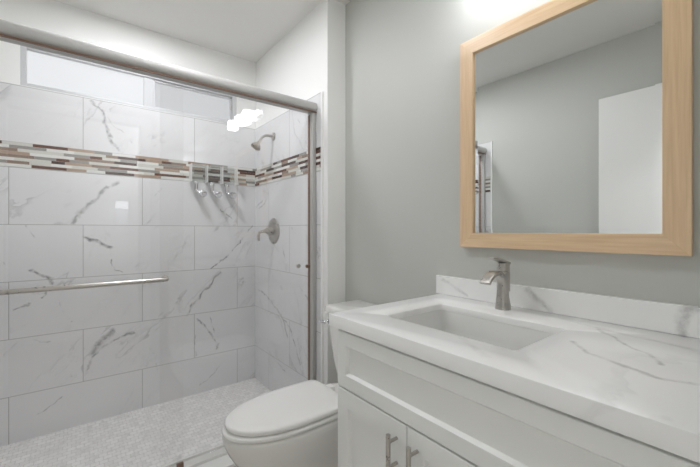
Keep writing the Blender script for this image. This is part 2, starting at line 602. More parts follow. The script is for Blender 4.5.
M = {}
M['wall'] = paint('grey_wall_paint', srgb(195, 196, 191), 0.5)
M['wall_white'] = paint('white_wall_paint', srgb(242, 242, 240), 0.5)
M['ceiling'] = paint('ceiling_paint', srgb(232, 231, 228), 0.7)
M['trim'] = paint('white_trim_paint', srgb(236, 236, 234), 0.35, 0)
M['tile_x'] = tile_mat('marble_tile_back', 0, 0.033, -0.28, VEINS_BACK)
M['tile_y'] = tile_mat('marble_tile_end', 1, 2.02, 2.33, VEINS_END)
M['edge'] = plain('tile_edge_white', srgb(240, 240, 238), 0.3)
M['mosaic_floor'] = floor_mosaic_mat()
M['quartz'] = quartz_mat()
M['maple'] = wood_mat()
M['maple_h'] = wood_mat_h()
M['planks'] = plank_mat()
M['cabinet'] = paint('cabinet_paint', srgb(238, 239, 237), 0.38, 0)
M['dark'] = plain('cabinet_inside', srgb(120, 118, 114), 0.7)
M['ceramic'] = plain('ceramic', srgb(240, 239, 236), 0.12, 0.5)
M['basin'] = plain('shaded_basin_ceramic', srgb(226, 226, 224), 0.15, 0.4)  # same ceramic, darkened for the shade inside the basin
M['seat'] = plain('seat_plastic', srgb(242, 241, 239), 0.22, 0.2)
M['nickel'] = metal('brushed_nickel', srgb(196, 192, 187), 0.3)
M['nickel_light'] = metal('satin_rail', srgb(198, 197, 195), 0.6)
M['nickel_light'].node_tree.nodes['Principled BSDF'].inputs['Metallic'].default_value = 0.45
M['track'] = plain('bright_anodised_track', srgb(226, 225, 222), 0.3)
M['chrome'] = metal('chrome', srgb(225, 226, 228), 0.08)
M['warm_brown'] = plain('warm_reflection_brown', srgb(124, 98, 82), 0.4)  # solid brown standing in for a warm reflection along the rails
M['glass'] = clear('shower_glass', (0.99, 0.99, 0.99, 1), 1.0)
M['acrylic'] = clear('clear_acrylic', (0.965, 0.97, 0.97, 1), 0.9)
M['vinyl'] = plain('window_vinyl', srgb(202, 203, 205), 0.5)
M['pane_clear'] = emit('frosted_pane_daylight', (0.95, 0.97, 1, 1), PANE_CLEAR, 0.6)
M['pane_screen'] = emit('screened_pane_daylight', (0.95, 0.97, 1, 1), PANE_SCREEN, 0.6)
M['hall_pane'] = emit('hall_window_daylight', (0.93, 0.96, 1, 1), HALL_WINDOW)
M['pane_hall_low'] = emit('hall_window_lower_daylight', (0.9, 0.95, 1, 1), HALL_WINDOW * 0.4)
M['lamp'] = emit('lit_cube', (0.957, 0.966, 1, 1), LAMP)
M['shower_fill'] = emit('shower_fill_glow', (0.957, 0.966, 1, 1), SHOWER_FILL)
M['room_fill'] = emit('room_fill_glow', (0.957, 0.966, 1, 1), ROOM_FILL)
M['hall_fill'] = emit('hall_fill_glow', (0.957, 0.966, 1, 1), HALL_FILL)

mm, nt, b = new_mat('silvered_mirror')
b.inputs['Metallic'].default_value = 1
b.inputs['Roughness'].default_value = 0.0
b.inputs['Base Color'].default_value = (0.86, 0.875, 0.87, 1)
M['mirror'] = mm

MOS = [plain('mosaic_' + n, srgb(*c), r) for n, c, r in (
    ('white', (222, 222, 218), 0.2), ('pale', (206, 205, 198), 0.25), ('grey', (150, 147, 142), 0.12), ('tan', (168, 146, 128), 0.3),
    ('brown', (98, 62, 48), 0.12), ('dark', (72, 47, 39), 0.12), ('taupe', (140, 120, 106), 0.25))]

# ------------------------------------------------------------------ the room
XL, XR, XE = -0.46, 1.22, 1.095     # left wall, vanity wall, shower end wall
YB, YS, YF = 2.58, 1.60, -0.06      # window wall, stub return, entry wall
ZC = 2.44
TT = 1.925                          # top of the shower tile
# floor
fl = struct(mesh_obj('floor', B(-1.6, 1.9, -1.5, YS + 0.03, -0.05, 0), M['planks']))
sf = struct(mesh_obj('floor_shower', B(XL, XE, YS + 0.03, YB, -0.05, 0.012), M['mosaic_floor']))
cl = struct(mesh_obj('ceiling', B(-1.7, 2.0, -1.5, YB + 0.15, ZC, ZC + 0.08), M['ceiling']))
# vanity wall and stub
struct(mesh_obj('wall_right', B(XR, XR + 0.12, YF - 0.11, YS, 0, ZC), M['wall']))
# shower end wall: painted body with tile cladding
we = struct(mesh_obj('wall_shower_end', B(XE, XR + 0.12, YS, YB + 0.12, 0, ZC), M['wall_white']))
CL = 0.009
mesh_obj('tile_cladding', B(XE - CL, XE, 1.652, YB, 0.012, TT), M['tile_y'], we)
mesh_obj('tile_edge_trim', B(XE - CL - 0.003, XE + 0.001, 1.638, 1.652, 0.0, TT, bev=0.003), M['edge'], we)
# window wall with an opening
WX0, WX1, WZ0, WZ1 = -0.237, 0.945, 1.93, 2.165
bm = bmesh.new()
box(bm, XL - 0.12, WX0, YB, YB + 0.14, 0, ZC)
box(bm, WX1, XE, YB, YB + 0.14, 0, ZC)
box(bm, WX0, WX1, YB, YB + 0.14, 0, WZ0)
box(bm, WX0, WX1, YB, YB + 0.14, WZ1, ZC)
wb = struct(mesh_obj('wall_back', bm, M['wall_white']))
mesh_obj('tile_cladding', B(XL, XE - CL, YB - CL, YB, 0.012, TT), M['tile_x'], wb)
# left wall
wl = struct(mesh_obj('wall_left', B(XL - 0.12, XL, YF - 0.11, YB, 0, ZC), M['wall']))
mesh_obj('tile_cladding', B(XL, XL + CL, 1.652, YB - CL, 0.012, TT), M['tile_y'], wl)
mesh_obj('tile_edge_trim', B(XL - 0.001, XL + CL + 0.003, 1.638, 1.652, 0.0, TT, bev=0.003), M['edge'], wl)

# mosaic border on the three shower walls: strips of glass and stone in eight courses
def mosaic(name, parent, axis, a0, a1, plane, sgn, seed):
    rnd = random.Random(seed)
    bm = bmesh.new()
    z0, z1, n = 1.485, 1.617, 8
    h = (z1 - z0) / n
    g = 0.0009
    lo, hi = (plane, plane + sgn * 0.0025)
    lo, hi = min(lo, hi), max(lo, hi)
    cur = []
    def bx(p0, p1, q0, q1, mi, d=0.0):
        l, h_ = (lo, hi) if not d else (lo, hi - d if sgn > 0 else hi)
        if axis == 0:
            box(bm, p0, p1, l, h_, q0, q1, mi=mi)
        else:
            box(bm, l, h_, p0, p1, q0, q1, mi=mi)
    for r in range(n):
        a = a0 - rnd.random() * 0.08
        prev, cur = cur, []
        last = -1
        while a < a1:
            L = rnd.choice((0.06, 0.09, 0.12, 0.15, 0.19))
            mi = rnd.choices(range(7), (28, 17, 9, 11, 16, 12, 7))[0]
            for tries in range(8):
                near = [q for (p, e_, q) in prev if p < a + L and e_ > a]
                if mi != last and not (mi > 2 and any(q > 2 for q in near) and rnd.random() < 0.7) and mi not in near:
                    break
                mi = rnd.choices(range(7), (28, 17, 9, 11, 16, 12, 7))[0]
            cur.append((a, a + L, mi))
            last = mi
            s, e = max(a, a0), min(a + L, a1)
            if e - s > 0.004:
                bx(s + g * 0.5, e - g * 0.5, z0 + r * h + g * 0.5, z0 + (r + 1) * h - g * 0.5, mi)
            a += L
    return mesh_obj(name, bm, None, parent, mats=MOS)

mosaic('mosaic_border', wb, 0, XL + CL, XE - CL, YB - CL - 0.0026, 1, 5)
mosaic('mosaic_border', we, 1, 1.655, YB - CL, XE - CL - 0.0026, 1, 8)
mosaic('mosaic_border', wl, 1, 1.655, YB - CL, XL + CL + 0.0001, 1, 11)

# entry wall behind the camera with its doorway and the hall beyond
DX0, DX1, DZ = -0.41, 0.45, 2.05
bm = bmesh.new()
box(bm, -1.6, DX0, YF - 0.11, YF, 0, ZC)
box(bm, DX1, 1.9, YF - 0.11, YF, 0, ZC)
box(bm, DX0, DX1, YF - 0.11, YF, DZ, ZC)
struct(mesh_obj('wall_front', bm, M['wall']))
bm = bmesh.new()
box(bm, DX0 - 0.001, DX0 + 0.015, YF - 0.115, YF + 0.004, 0, DZ)
box(bm, DX1 - 0.015, DX1 + 0.06, YF, YF + 0.014, 0, DZ + 0.06, bev=0.003)
box(bm, DX1 - 0.015, DX1 + 0.001, YF - 0.115, YF + 0.004, 0, DZ)
box(bm, DX0 - 0.04, DX1 + 0.06, YF, YF + 0.014, DZ - 0.005, DZ + 0.06, bev=0.003)
struct(mesh_obj('trim_1', bm, M['trim']))
HY = -1.25
HX0, HX1, HZ0, HZ1 = 0.335, 0.485, 1.21, 1.49
bm = bmesh.new()
box(bm, -1.6, HX0, HY - 0.12, HY, 0, ZC)
box(bm, HX1, 1.9, HY - 0.12, HY, 0, ZC)
box(bm, HX0, HX1, HY - 0.12, HY, 0, HZ0)
box(bm, HX0, HX1, HY - 0.12, HY, HZ1, ZC)
struct(mesh_obj('wall_hall_far', bm, M['wall_white']))
struct(mesh_obj('wall_hall_left', B(-1.72, -1.6, HY - 0.12, YF, 0, ZC), M['wall_white']))
struct(mesh_obj('wall_hall_right', B(1.9, 2.02, HY - 0.12, YF, 0, ZC), M['wall_white']))
bm = bmesh.new()
for a in ((HX0, HX0 + 0.012, HZ0, HZ1), (HX1 - 0.012, HX1, HZ0, HZ1), (HX0, HX1, HZ0, HZ0 + 0.012), (HX0, HX1, HZ1 - 0.012, HZ1), (HX0, HX1, HZ1 - 0.11, HZ1 - 0.1)):
    box(bm, a[0], a[1], HY - 0.05, HY - 0.015, a[2], a[3])
w2 = struct(mesh_obj('window_2', bm, M['vinyl']))
mesh_obj('pane', B(HX0 + 0.012, HX1 - 0.012, HY - 0.04, HY - 0.035, HZ1 - 0.1, HZ1 - 0.012), M['hall_pane'], w2)
mesh_obj('pane', B(HX0 + 0.012, HX1 - 0.012, HY - 0.04, HY - 0.035, HZ0 + 0.012, HZ1 - 0.11), M['pane_hall_low'], w2)

# baseboards
struct(mesh_obj('baseboard_right', B(XR - 0.014, XR, 0.93, YS - 0.014, 0, 0.09, bev=0.003), M['trim']))
struct(mesh_obj('baseboard_stub', B(XE, XR, YS - 0.014, YS, 0, 0.09, bev=0.003), M['trim']))
struct(mesh_obj('baseboard_left', B(XL, XL + 0.014, 0.02, 1.61, 0, 0.09, bev=0.003), M['trim']))

# shower curb
bm = bmesh.new()
box(bm, XL + 0.001, XE - 0.001, 1.625, 1.775, 0, 0.05)
cb = struct(mesh_obj('shower_curb', bm, M['tile_x']), 'low tiled shower curb with a white capping slab', 'curb')
mesh_obj('capping_slab', B(XL + 0.001, XE - 0.001, 1.608, 1.785, 0.05, 0.066, bev=0.003), M['edge'], cb)

# ------------------------------------------------------------------ shower window
bm = bmesh.new()
y0, y1 = YB + 0.004, YB + 0.06
box(bm, WX0, WX0 + 0.026, y0, y1, WZ0, WZ1, bev=0.002)
box(bm, WX1 - 0.03, WX1, y0, y1, WZ0, WZ1, bev=0.002)
box(bm, WX0 + 0.0262, WX1 - 0.0302, y0, y1, WZ0, WZ0 + 0.018, bev=0.002)
box(bm, WX0 + 0.0262, WX1 - 0.0302, y0, y1, WZ1 - 0.03, WZ1, bev=0.002)
w1 = struct(mesh_obj('window_1', bm, M['vinyl']))
soft(w1)
bm = bmesh.new()
box(bm, 0.345, 0.40, YB + 0.012, YB + 0.05, WZ0 + 0.018, WZ1 - 0.03, bev=0.002)
mesh_obj('meeting_stile', bm, M['vinyl'], w1)
mesh_obj('pane', B(WX0 + 0.026, 0.346, YB + 0.03, YB + 0.036, WZ0 + 0.017, WZ1 - 0.03), M['pane_clear'], w1)
bm = bmesh.new()
sx0, sx1, sz0, sz1 = 0.40, WX1 - 0.03, WZ0 + 0.018, WZ1 - 0.03
for a in ((sx0, sx0 + 0.01, sz0, sz1), (sx1 - 0.014, sx1, sz0, sz1), (sx0, sx1, sz0, sz0 + 0.01), (sx0, sx1, sz1 - 0.014, sz1)):
    box(bm, a[0], a[1], YB + 0.018, YB + 0.034, a[2], a[3], bev=0.0015)
sash = mesh_obj('screen_frame', bm, M['vinyl'], w1)
mesh_obj('pane', B(sx0 + 0.006, sx1 - 0.006, YB + 0.035, YB + 0.041, sz0 + 0.004, sz1 - 0.004), M['pane_screen'], w1)
mesh_obj('latch', B(sx1 - 0.011, sx1 - 0.004, YB + 0.012, YB + 0.02, 2.04, 2.07, bev=0.001), M['nickel'], sash)

# ------------------------------------------------------------------ shower door: fixed rails, two sliding panels
GY1, GY2 = 1.712, 1.738
rails = thing('shower_door_frame', 'satin nickel shower door frame with rounded header, wall jambs and bottom track', 'shower door frame', (0.32, 1.725, 0.066))
def header_profile():
    p = []
    c, hz, hy = (1.724, 1.852), 0.029, 0.036
    for k in range(21):
        a = math.radians(-90 + 180 * k / 20)
        p.append((c[0] - hy * abs(math.cos(a)) ** 0.7, c[1] + hz * math.sin(a)))
    p += [(c[0] + 0.030, c[1] + hz), (c[0] + 0.030, c[1] - hz)]
    return p
pr = header_profile()
x0, x1 = XL + CL + 0.001, XE - CL - 0.001
bm = bmesh.new()
loft(bm, [[(x, y, z) for y, z in pr] for x in (x0, x1)])
soft(mesh_obj('header', bm, M['nickel_light'], rails), 40)
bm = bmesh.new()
box(bm, x0, x1, 1.694, 1.704, 1.818, 1.824)  # brown strip in place of the reflection under the header
mesh_obj('header_reflection_strip', bm, M['warm_brown'], rails)
for xa, xb, xc in ((x1 - 0.024, x1, x1 - 0.0255), (x0, x0 + 0.024, x0 + 0.024)):
    mesh_obj('jamb', B(xa, xb, 1.70, 1.756, 0.067, 1.823, bev=0.003), M['nickel_light'], rails)
    mesh_obj('jamb_reflection_strip', B(xc, xc + 0.0015, 1.728, 1.75, 0.08, 1.81), M['warm_brown'], rails)  # reflected brown line down the jamb, built as a strip
bm = bmesh.new()
box(bm, x0 + 0.0245, x1 - 0.0245, 1.692, 1.76, 0.0662, 0.071, bev=0.001)
box(bm, x0 + 0.0245, x1 - 0.0245, 1.692, 1.697, 0.0712, 0.080, bev=0.0015)
box(bm, x0 + 0.0245, x1 - 0.0245, 1.754, 1.76, 0.0712, 0.083, bev=0.0015)
mesh_obj('bottom_track', bm, M['track'], rails)
bm = bmesh.new()
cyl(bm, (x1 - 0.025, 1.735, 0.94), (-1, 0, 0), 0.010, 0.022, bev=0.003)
soft(mesh_obj('bumper', bm, M['warm_brown'], rails))

PL = thing('sliding_glass_door', 'clear glass sliding shower panel carrying the long towel bar', 'shower door', (-0.02, GY1, 0.075), 'sliding shower panels')
mesh_obj('glass', B(-0.42, 0.383, GY1 - 0.003, GY1 + 0.003, 0.078, 1.826, bev=0.0008, seg=1), M['glass'], PL)
bm = bmesh.new()
path = [(-0.34, 1.708, 0.936)] + arc((-0.34, 1.675, 0.936), (-0.34, 1.655, 0.936), (-0.318, 1.655, 0.936)) + arc((0.284, 1.655, 0.936), (0.308, 1.655, 0.936), (0.308, 1.678, 0.936)) + [(0.308, 1.708, 0.936)]
tube(bm, path, 0.0092)
tb = soft(mesh_obj('towel_bar', bm, M['nickel'], PL), 50)
for x in (-0.34, 0.308):
    bm = bmesh.new()
    cyl(bm, (x, GY1 - 0.003, 0.936), (0, -1, 0), 0.014, 0.006, bev=0.002)
    soft(mesh_obj('rosette', bm, M['nickel'], tb))
mesh_obj('bottom_guide', B(0.355, 0.383, GY1 - 0.008, GY1 + 0.008, 0.072, 0.098, bev=0.002), M['warm_brown'], PL)  # guide takes the brown reflected in the glass edge
PR = thing('sliding_glass_door', 'clear glass sliding shower panel against the valve wall, without a bar', 'shower door', (0.68, GY2, 0.075), 'sliding shower panels')
mesh_obj('glass', B(0.292, x1 - 0.026, GY2 - 0.003, GY2 + 0.003, 0.078, 1.826, bev=0.0008, seg=1), M['glass'], PR)
bm = bmesh.new()
cyl(bm, (0.985, GY2 - 0.003, 0.945), (0, -1, 0), 0.012, 0.014, bev=0.004)
soft(mesh_obj('finger_pull', bm, M['nickel'], PR))

# ------------------------------------------------------------------ shower fittings
xw = XE - CL
v = thing('shower_valve', 'round nickel shower valve with lever on the tiled end wall', 'shower valve', (xw, 2.248, 1.142))
bm = bmesh.new()
n = 40
rings = []
for r, d in ((0.088, 0.0), (0.088, 0.004), (0.082, 0.009), (0.06, 0.013), (0.034, 0.016), (0.03, 0.016)):
    rings.append([(xw - d, 2.248 + r * math.cos(2 * math.pi * k / n), 1.142 + r * math.sin(2 * math.pi * k / n)) for k in range(n)])
loft(bm, rings)
soft(mesh_obj('escutcheon', bm, M['nickel'], v), 50)
bm = bmesh.new()
tube(bm, [(xw - 0.014, 2.248, 1.142), (xw - 0.04, 2.248, 1.142), (xw - 0.05, 2.248, 1.142), (xw - 0.062, 2.248, 1.142)], [0.028, 0.025, 0.02, 0.018], 24)
soft(mesh_obj('hub', bm, M['nickel'], v), 50)
bm = bmesh.new()
tube(bm, [(xw - 0.055, 2.248, 1.142), (xw - 0.08, 2.252, 1.14), (xw - 0.1, 2.262, 1.134), (xw - 0.104, 2.268, 1.11), (xw - 0.104, 2.27, 1.075)], [0.012, 0.011, 0.010, 0.009, 0.008], 16)
soft(mesh_obj('lever', bm, M['nickel'], v), 50)

s = thing('shower_sprayer', 'small nickel shower head on a bent arm high on the tiled end wall', 'shower head', (xw, 2.25, 1.80))
bm = bmesh.new()
cyl(bm, (xw, 2.25, 1.80), (-1, 0, 0), 0.027, 0.009, bev=0.004)
soft(mesh_obj('flange', bm, M['nickel'], s))
bm = bmesh.new()
tube(bm, [(xw - 0.004, 2.25, 1.80)] + arc((xw - 0.04, 2.25, 1.80), (xw - 0.075, 2.25, 1.80), (xw - 0.095, 2.25, 1.768)) + [(xw - 0.108, 2.25, 1.747)], 0.0095)
soft(mesh_obj('arm', bm, M['nickel'], s), 50)
bm = bmesh.new()
d = Vector((-0.52, 0, -0.85)).normalized()
p0 = Vector((xw - 0.106, 2.25, 1.75))
tube(bm, [p0, p0 + d * 0.012, p0 + d * 0.025, p0 + d * 0.04, p0 + d * 0.052, p0 + d * 0.056], [0.012, 0.014, 0.022, 0.033, 0.035, 0.030], 28)
soft(mesh_obj('head', bm, M['nickel'], s), 50)

# wall dispenser with three clear chambers
YW = YB - CL
dx = [0.612 + 0.104 * k for k in range(4)]
dsp = thing('shower_dispenser', 'clear three-chamber soap dispenser with chrome levers on the shower back wall', 'soap dispenser', (0.77, YW, 1.475))
bm = bmesh.new()
box(bm, dx[0], dx[3], YW - 0.008, YW - 0.003, 1.478, 1.596, bev=0.001)
mesh_obj('back_plate', bm, M['acrylic'], dsp)
for k in range(4):
    mesh_obj('divider', B(dx[k] - 0.0008, dx[k] + 0.0008, YW - 0.07, YW - 0.003, 1.478, 1.597, bev=0.0003), M['edge'], dsp)
for k in range(3):
    a, c = dx[k] + 0.004, dx[k + 1] - 0.004
    ch = mesh_obj('chamber', B(a, c, YW - 0.072, YW - 0.009, 1.480, 1.588, bev=0.006), M['acrylic'], dsp)
    mesh_obj('lid', B(a - 0.001, c + 0.001, YW - 0.074, YW - 0.009, 1.589, 1.597, bev=0.002), M['acrylic'], ch)
    bm = bmesh.new()
    xs = a + 0.030
    tube(bm, [(xs, YW - 0.045, 1.482), (xs, YW - 0.045, 1.46)] + arc((xs, YW - 0.045, 1.43), (xs, YW - 0.045, 1.405), (xs + 0.025, YW - 0.06, 1.4)) + [(xs + 0.035, YW - 0.065, 1.4)], 0.012)
    cyl(bm, (xs, YW - 0.045, 1.458), (0, 0, 1), 0.017, 0.022, bev=0.003)
    lv = mesh_obj('lever', bm, M['chrome'], dsp)
    soft(lv, 50)
    bm = bmesh.new()
    cyl(bm, (xs + 0.036, YW - 0.052, 1.398), (0.25, -1, 0), 0.024, 0.028, bev=0.007)
    soft(mesh_obj('button', bm, M['chrome'], lv), 50)

# ------------------------------------------------------------------ toilet
TY = 1.275
toi = thing('toilet', 'white two-piece toilet with closed lid between the vanity and the shower', 'toilet', (0.82, TY, 0))
def oval(cx, af, ab, bw, z, n=48, pw_b=2.0, pw_f=2.0):
    pts = []
    for k in range(n):
        t = 2 * math.pi * k / n
        c, s_ = math.cos(t), math.sin(t)
        if c >= 0:   # towards the room (-x)
            p = pw_f
            x = cx - af * abs(c) ** (2 / p)
        else:
            p = pw_b
            x = cx + ab * abs(c) ** (2 / p)
        y = TY + bw * math.copysign(abs(s_) ** (2 / p), s_)
        pts.append((x, y, z))
    return pts
bm = bmesh.new()
loft(bm, [oval(0.80, 0.25, 0.24, 0.115, 0.0, pw_b=4), oval(0.80, 0.25, 0.24, 0.115, 0.02, pw_b=4), oval(0.80, 0.23, 0.235, 0.10, 0.06, pw_b=4),
          oval(0.78, 0.215, 0.25, 0.098, 0.14, pw_b=4), oval(0.755, 0.225, 0.28, 0.108, 0.20, pw_b=4), oval(0.73, 0.255, 0.30, 0.128, 0.26, pw_b=4), oval(0.715, 0.275, 0.33, 0.146, 0.32, pw_b=4),
          oval(0.71, 0.287, 0.35, 0.155, 0.36, pw_b=4), oval(0.71, 0.291, 0.36, 0.158, 0.385, pw_b=4), oval(0.71, 0.288, 0.358, 0.155, 0.393, pw_b=4), oval(0.71, 0.27, 0.34, 0.142, 0.396, pw_b=4)])
soft(mesh_obj('bowl', bm, M['ceramic'], toi), 60)
def slab_oval(name, cx, af, ab, bw, z0, z1, r, mat, dome=0.0):
    bm = bmesh.new()
    k = dict(pw_b=9, pw_f=2.1)
    rs = [oval(cx, af - r, ab - r, bw - r, z0, **k), oval(cx, af - r * .3, ab - r * .3, bw - r * .3, z0 + r * .3, **k), oval(cx, af, ab, bw, z0 + r, **k),
          oval(cx, af, ab, bw, z1 - r, **k), oval(cx, af - r * .3, ab - r * .3, bw - r * .3, z1 - r * .3, **k), oval(cx, af - r, ab - r, bw - r, z1, **k)]
    if dome:
        for q, h in ((0.85, 0.55), (0.5, 0.9), (0.15, 1.0)):
            rs.append(oval(cx, (af - r) * q, (ab - r) * q, (bw - r) * q, z1 + dome * h, **k))
    loft(bm, rs)
    return soft(mesh_obj(name, bm, mat, toi), 50)
slab_oval('seat', 0.70, 0.283, 0.195, 0.157, 0.399, 0.416, 0.006, M['seat'])
slab_oval('lid', 0.70, 0.272, 0.200, 0.153, 0.4195, 0.440, 0.007, M['seat'], dome=0.004)
for sy in (-0.06, 0.06):
    mesh_obj('hinge', B(0.905, 0.945, TY + sy - 0.02, TY + sy + 0.02, 0.396, 0.428, bev=0.006), M['seat'], toi)
def tank_ring(xf, xb, hw, r, z):
    return [(x, y, z) for x, y in rrect((xf + xb) / 2, TY, (xb - xf) / 2, hw, r)]
bm = bmesh.new()
loft(bm, [tank_ring(1.03, 1.19, 0.12, 0.04, 0.397), tank_ring(1.01, 1.197, 0.138, 0.04, 0.42), tank_ring(1.0, 1.2, 0.155, 0.036, 0.5), tank_ring(0.993, 1.2, 0.174, 0.032, 0.62), tank_ring(0.988, 1.2, 0.188, 0.03, 0.735)])
soft(mesh_obj('tank', bm, M['ceramic'], toi), 50)
bm = bmesh.new()
loft(bm, [tank_ring(0.988, 1.203, 0.190, 0.03, 0.736), tank_ring(0.978, 1.207, 0.199, 0.034, 0.742), tank_ring(0.978, 1.207, 0.199, 0.034, 0.762), tank_ring(0.984, 1.203, 0.194, 0.03, 0.769), tank_ring(0.995, 1.196, 0.183, 0.026, 0.771)])
soft(mesh_obj('tank_lid', bm, M['ceramic'], toi), 50)
bm = bmesh.new()
cyl(bm, (0.992, TY + 0.15, 0.695), (-1, 0, 0), 0.013, 0.012, bev=0.003)
tube(bm, [(0.976, TY + 0.15, 0.695), (0.966, TY + 0.158, 0.694), (0.966, TY + 0.18, 0.692), (0.966, TY + 0.197, 0.690)], [0.007, 0.008, 0.008, 0.006], 12)
soft(mesh_obj('flush_lever', bm, M['chrome'], toi), 50)

# ------------------------------------------------------------------ vanity
XFACE = 0.6415
VY0, VY1, VX = 0.03, 0.884, 0.6615      # cabinet ends, carcass front
ZT = 0.842
van = thing('vanity_cabinet', 'pale grey shaker vanity cabinet with bar pulls under the quartz counter', 'cabinet', (0.9, 0.47, 0))
bm = bmesh.new()
box(bm, VX, XR - 0.003, VY1 - 0.018, VY1, 0.0, ZT, bev=0.0015)
box(bm, VX, XR - 0.003, VY0, VY0 + 0.018, 0.0, ZT, bev=0.0015)
box(bm, VX, XR - 0.003, VY0 + 0.018, VY1 - 0.018, 0.09, 0.108)
box(bm, XR - 0.012, XR - 0.003, VY0 + 0.018, VY1 - 0.018, 0.108, ZT)
box(bm, VX, VX + 0.018, VY0 + 0.018, VY1 - 0.018, 0.80, ZT)
box(bm, VX, VX + 0.018, VY0 + 0.018, VY1 - 0.018, 0.64, 0.68)
mesh_obj('carcass', bm, M['cabinet'], van)
mesh_obj('toe_kick', B(VX + 0.06, VX + 0.075, VY0 + 0.018, VY1 - 0.018, 0, 0.09), M['cabinet'], van)
def shaker(name, y0, y1, z0, z1, fr=0.052, parent=van):
    """flat frame with a recessed panel and a small inner slope"""
    bm = bmesh.new()
    xf, xr = XFACE, VX - 0.0005
    ym, zm = (y0 + y1) / 2, (z0 + z1) / 2
    def ring(y0, y1, z0, z1, x):
        return [(x, y0, z0), (x, y1, z0), (x, y1, z1), (x, y0, z1)]
    e = 0.0015
    loft(bm, [ring(y0, y1, z0, z1, xr), ring(y0, y1, z0, z1, xf + e), ring(y0 + e, y1 - e, z0 + e, z1 - e, xf),
              ring(y0 + fr, y1 - fr, z0 + fr, z1 - fr, xf), ring(y0 + fr + 0.007, y1 - fr - 0.007, z0 + fr + 0.007, z1 - fr - 0.007, xf + 0.009)])
    return mesh_obj(name, bm, M['cabinet'], parent)
def pull(parent, y, z0, z1, horiz=False):
    bm = bmesh.new()
    xo = XFACE
    if not horiz:
        tube(bm, [(xo - 0.03, y, z0), (xo - 0.03, y, z1)], 0.006, 16)
        for z in (z0 + 0.019, z1 - 0.019):
            tube(bm, [(xo, y, z), (xo - 0.03, y, z)], 0.0045, 12)
    else:
        tube(bm, [(xo - 0.03, z0, y), (xo - 0.03, z1, y)], 0.006, 16)
        for z in (z0 + 0.02, z1 - 0.02):
            tube(bm, [(xo, z, y), (xo - 0.03, z, y)], 0.0045, 12)
    return soft(mesh_obj('handle', bm, M['nickel'], parent), 50)
shaker('false_front', VY0 + 0.002, VY1 - 0.002, 0.667, 0.836, 0.040)
SEAM = 0.593
d1 = shaker('door', SEAM + 0.0015, VY1 - 0.002, 0.11, 0.662)
pull(d1, 0.627, 0.536, 0.637)
d2 = shaker('door', 0.312, SEAM - 0.0015, 0.11, 0.662)
pull(d2, 0.559, 0.536, 0.637)
for z0, z1 in ((0.11, 0.288), (0.292, 0.470), (0.474, 0.662)):
    dr = shaker('drawer', VY0 + 0.002, 0.309, z0, z1, 0.04)
    pull(dr, (z0 + z1) / 2, 0.11, 0.24, True)

# countertop with a rounded sink opening
CX0, CX1, CY0, CY1, CZ0, CZ1 = 0.637, XR - 0.001, 0.02, 0.922, 0.843, 0.88
SX, SY, SHX, SHY = 0.899, 0.588, 0.137, 0.205
ct = thing('countertop', 'white grey-veined quartz countertop with backsplash on the vanity', 'countertop', (0.92, 0.47, CZ0))
def slab_with_hole():
    inner = rrect(SX, SY, SHX, SHY, 0.014, 8)
    angs = sorted([(math.atan2((y - SY), (x - SX)), x, y) for x, y in inner])
    corners = [(CX0, CY0), (CX0, CY1), (CX1, CY0), (CX1, CY1)]
    def to_outer(a):
        dx_, dy_ = math.cos(a), math.sin(a)
        t = min([((CX1 if dx_ > 0 else CX0) - SX) / dx_ if abs(dx_) > 1e-9 else 1e9, ((CY1 if dy_ > 0 else CY0) - SY) / dy_ if abs(dy_) > 1e-9 else 1e9])
        return (SX + dx_ * t, SY + dy_ * t)
    pairs = [((x, y), to_outer(a), a) for a, x, y in angs]
    for cx, cy in corners:
        a = math.atan2(cy - SY, cx - SX)
        # inner point on the opening along the same ray (straight sides only)
        dx_, dy_ = math.cos(a), math.sin(a)
        best = None
        for i in range(len(angs)):
            a0, x0_, y0_ = angs[i]
            a1, x1_, y1_ = angs[(i + 1) % len(angs)]
            ex, ey = x1_ - x0_, y1_ - y0_
            den = dx_ * ey - dy_ * ex
            if abs(den) < 1e-12:
                continue
            t = ((x0_ - SX) * ey - (y0_ - SY) * ex) / den
            u = ((x0_ - SX) * dy_ - (y0_ - SY) * dx_) / den
            if t > 0 and -1e-6 <= u <= 1 + 1e-6:
                best = (SX + dx_ * t, SY + dy_ * t)
        pairs.append((best, (cx, cy), a))
    pairs.sort(key=lambda q: q[2])
    e = 0.0015
    def off(p):
        x, y = p
        if abs(x - CX0) < 1e-6: x += e
        if abs(x - CX1) < 1e-6: x -= e
        if abs(y - CY0) < 1e-6: y += e
        if abs(y - CY1) < 1e-6: y -= e
        return (x, y)
    I = [q[0] for q in pairs]
    O = [q[1] for q in pairs]
    O2 = [off(p) for p in O]
    I2 = [(SX + (x - SX) * 1.008, SY + (y - SY) * 1.008) for x, y in I]
    P = lambda L, z: [(x, y, z) for x, y in L]
    bm = bmesh.new()
    I3 = [(SX + (x - SX) * 1.2, SY + (y - SY) * 1.14) for x, y in I]
    loft(bm, [P(I, 0.861), P(I3, 0.861), P(I3, CZ0), P(O, CZ0), P(O, CZ1 - e), P(O2, CZ1), P(I2, CZ1), P(I, CZ1 - e)], closed=True)
    return bm
soft(mesh_obj('slab', slab_with_hole(), M['quartz'], ct), 60)
mesh_obj('backsplash', B(1.2, XR - 0.001, CY0, CY1 + 0.020, CZ1 + 0.0003, 0.956, bev=0.0015), M['quartz'], ct)

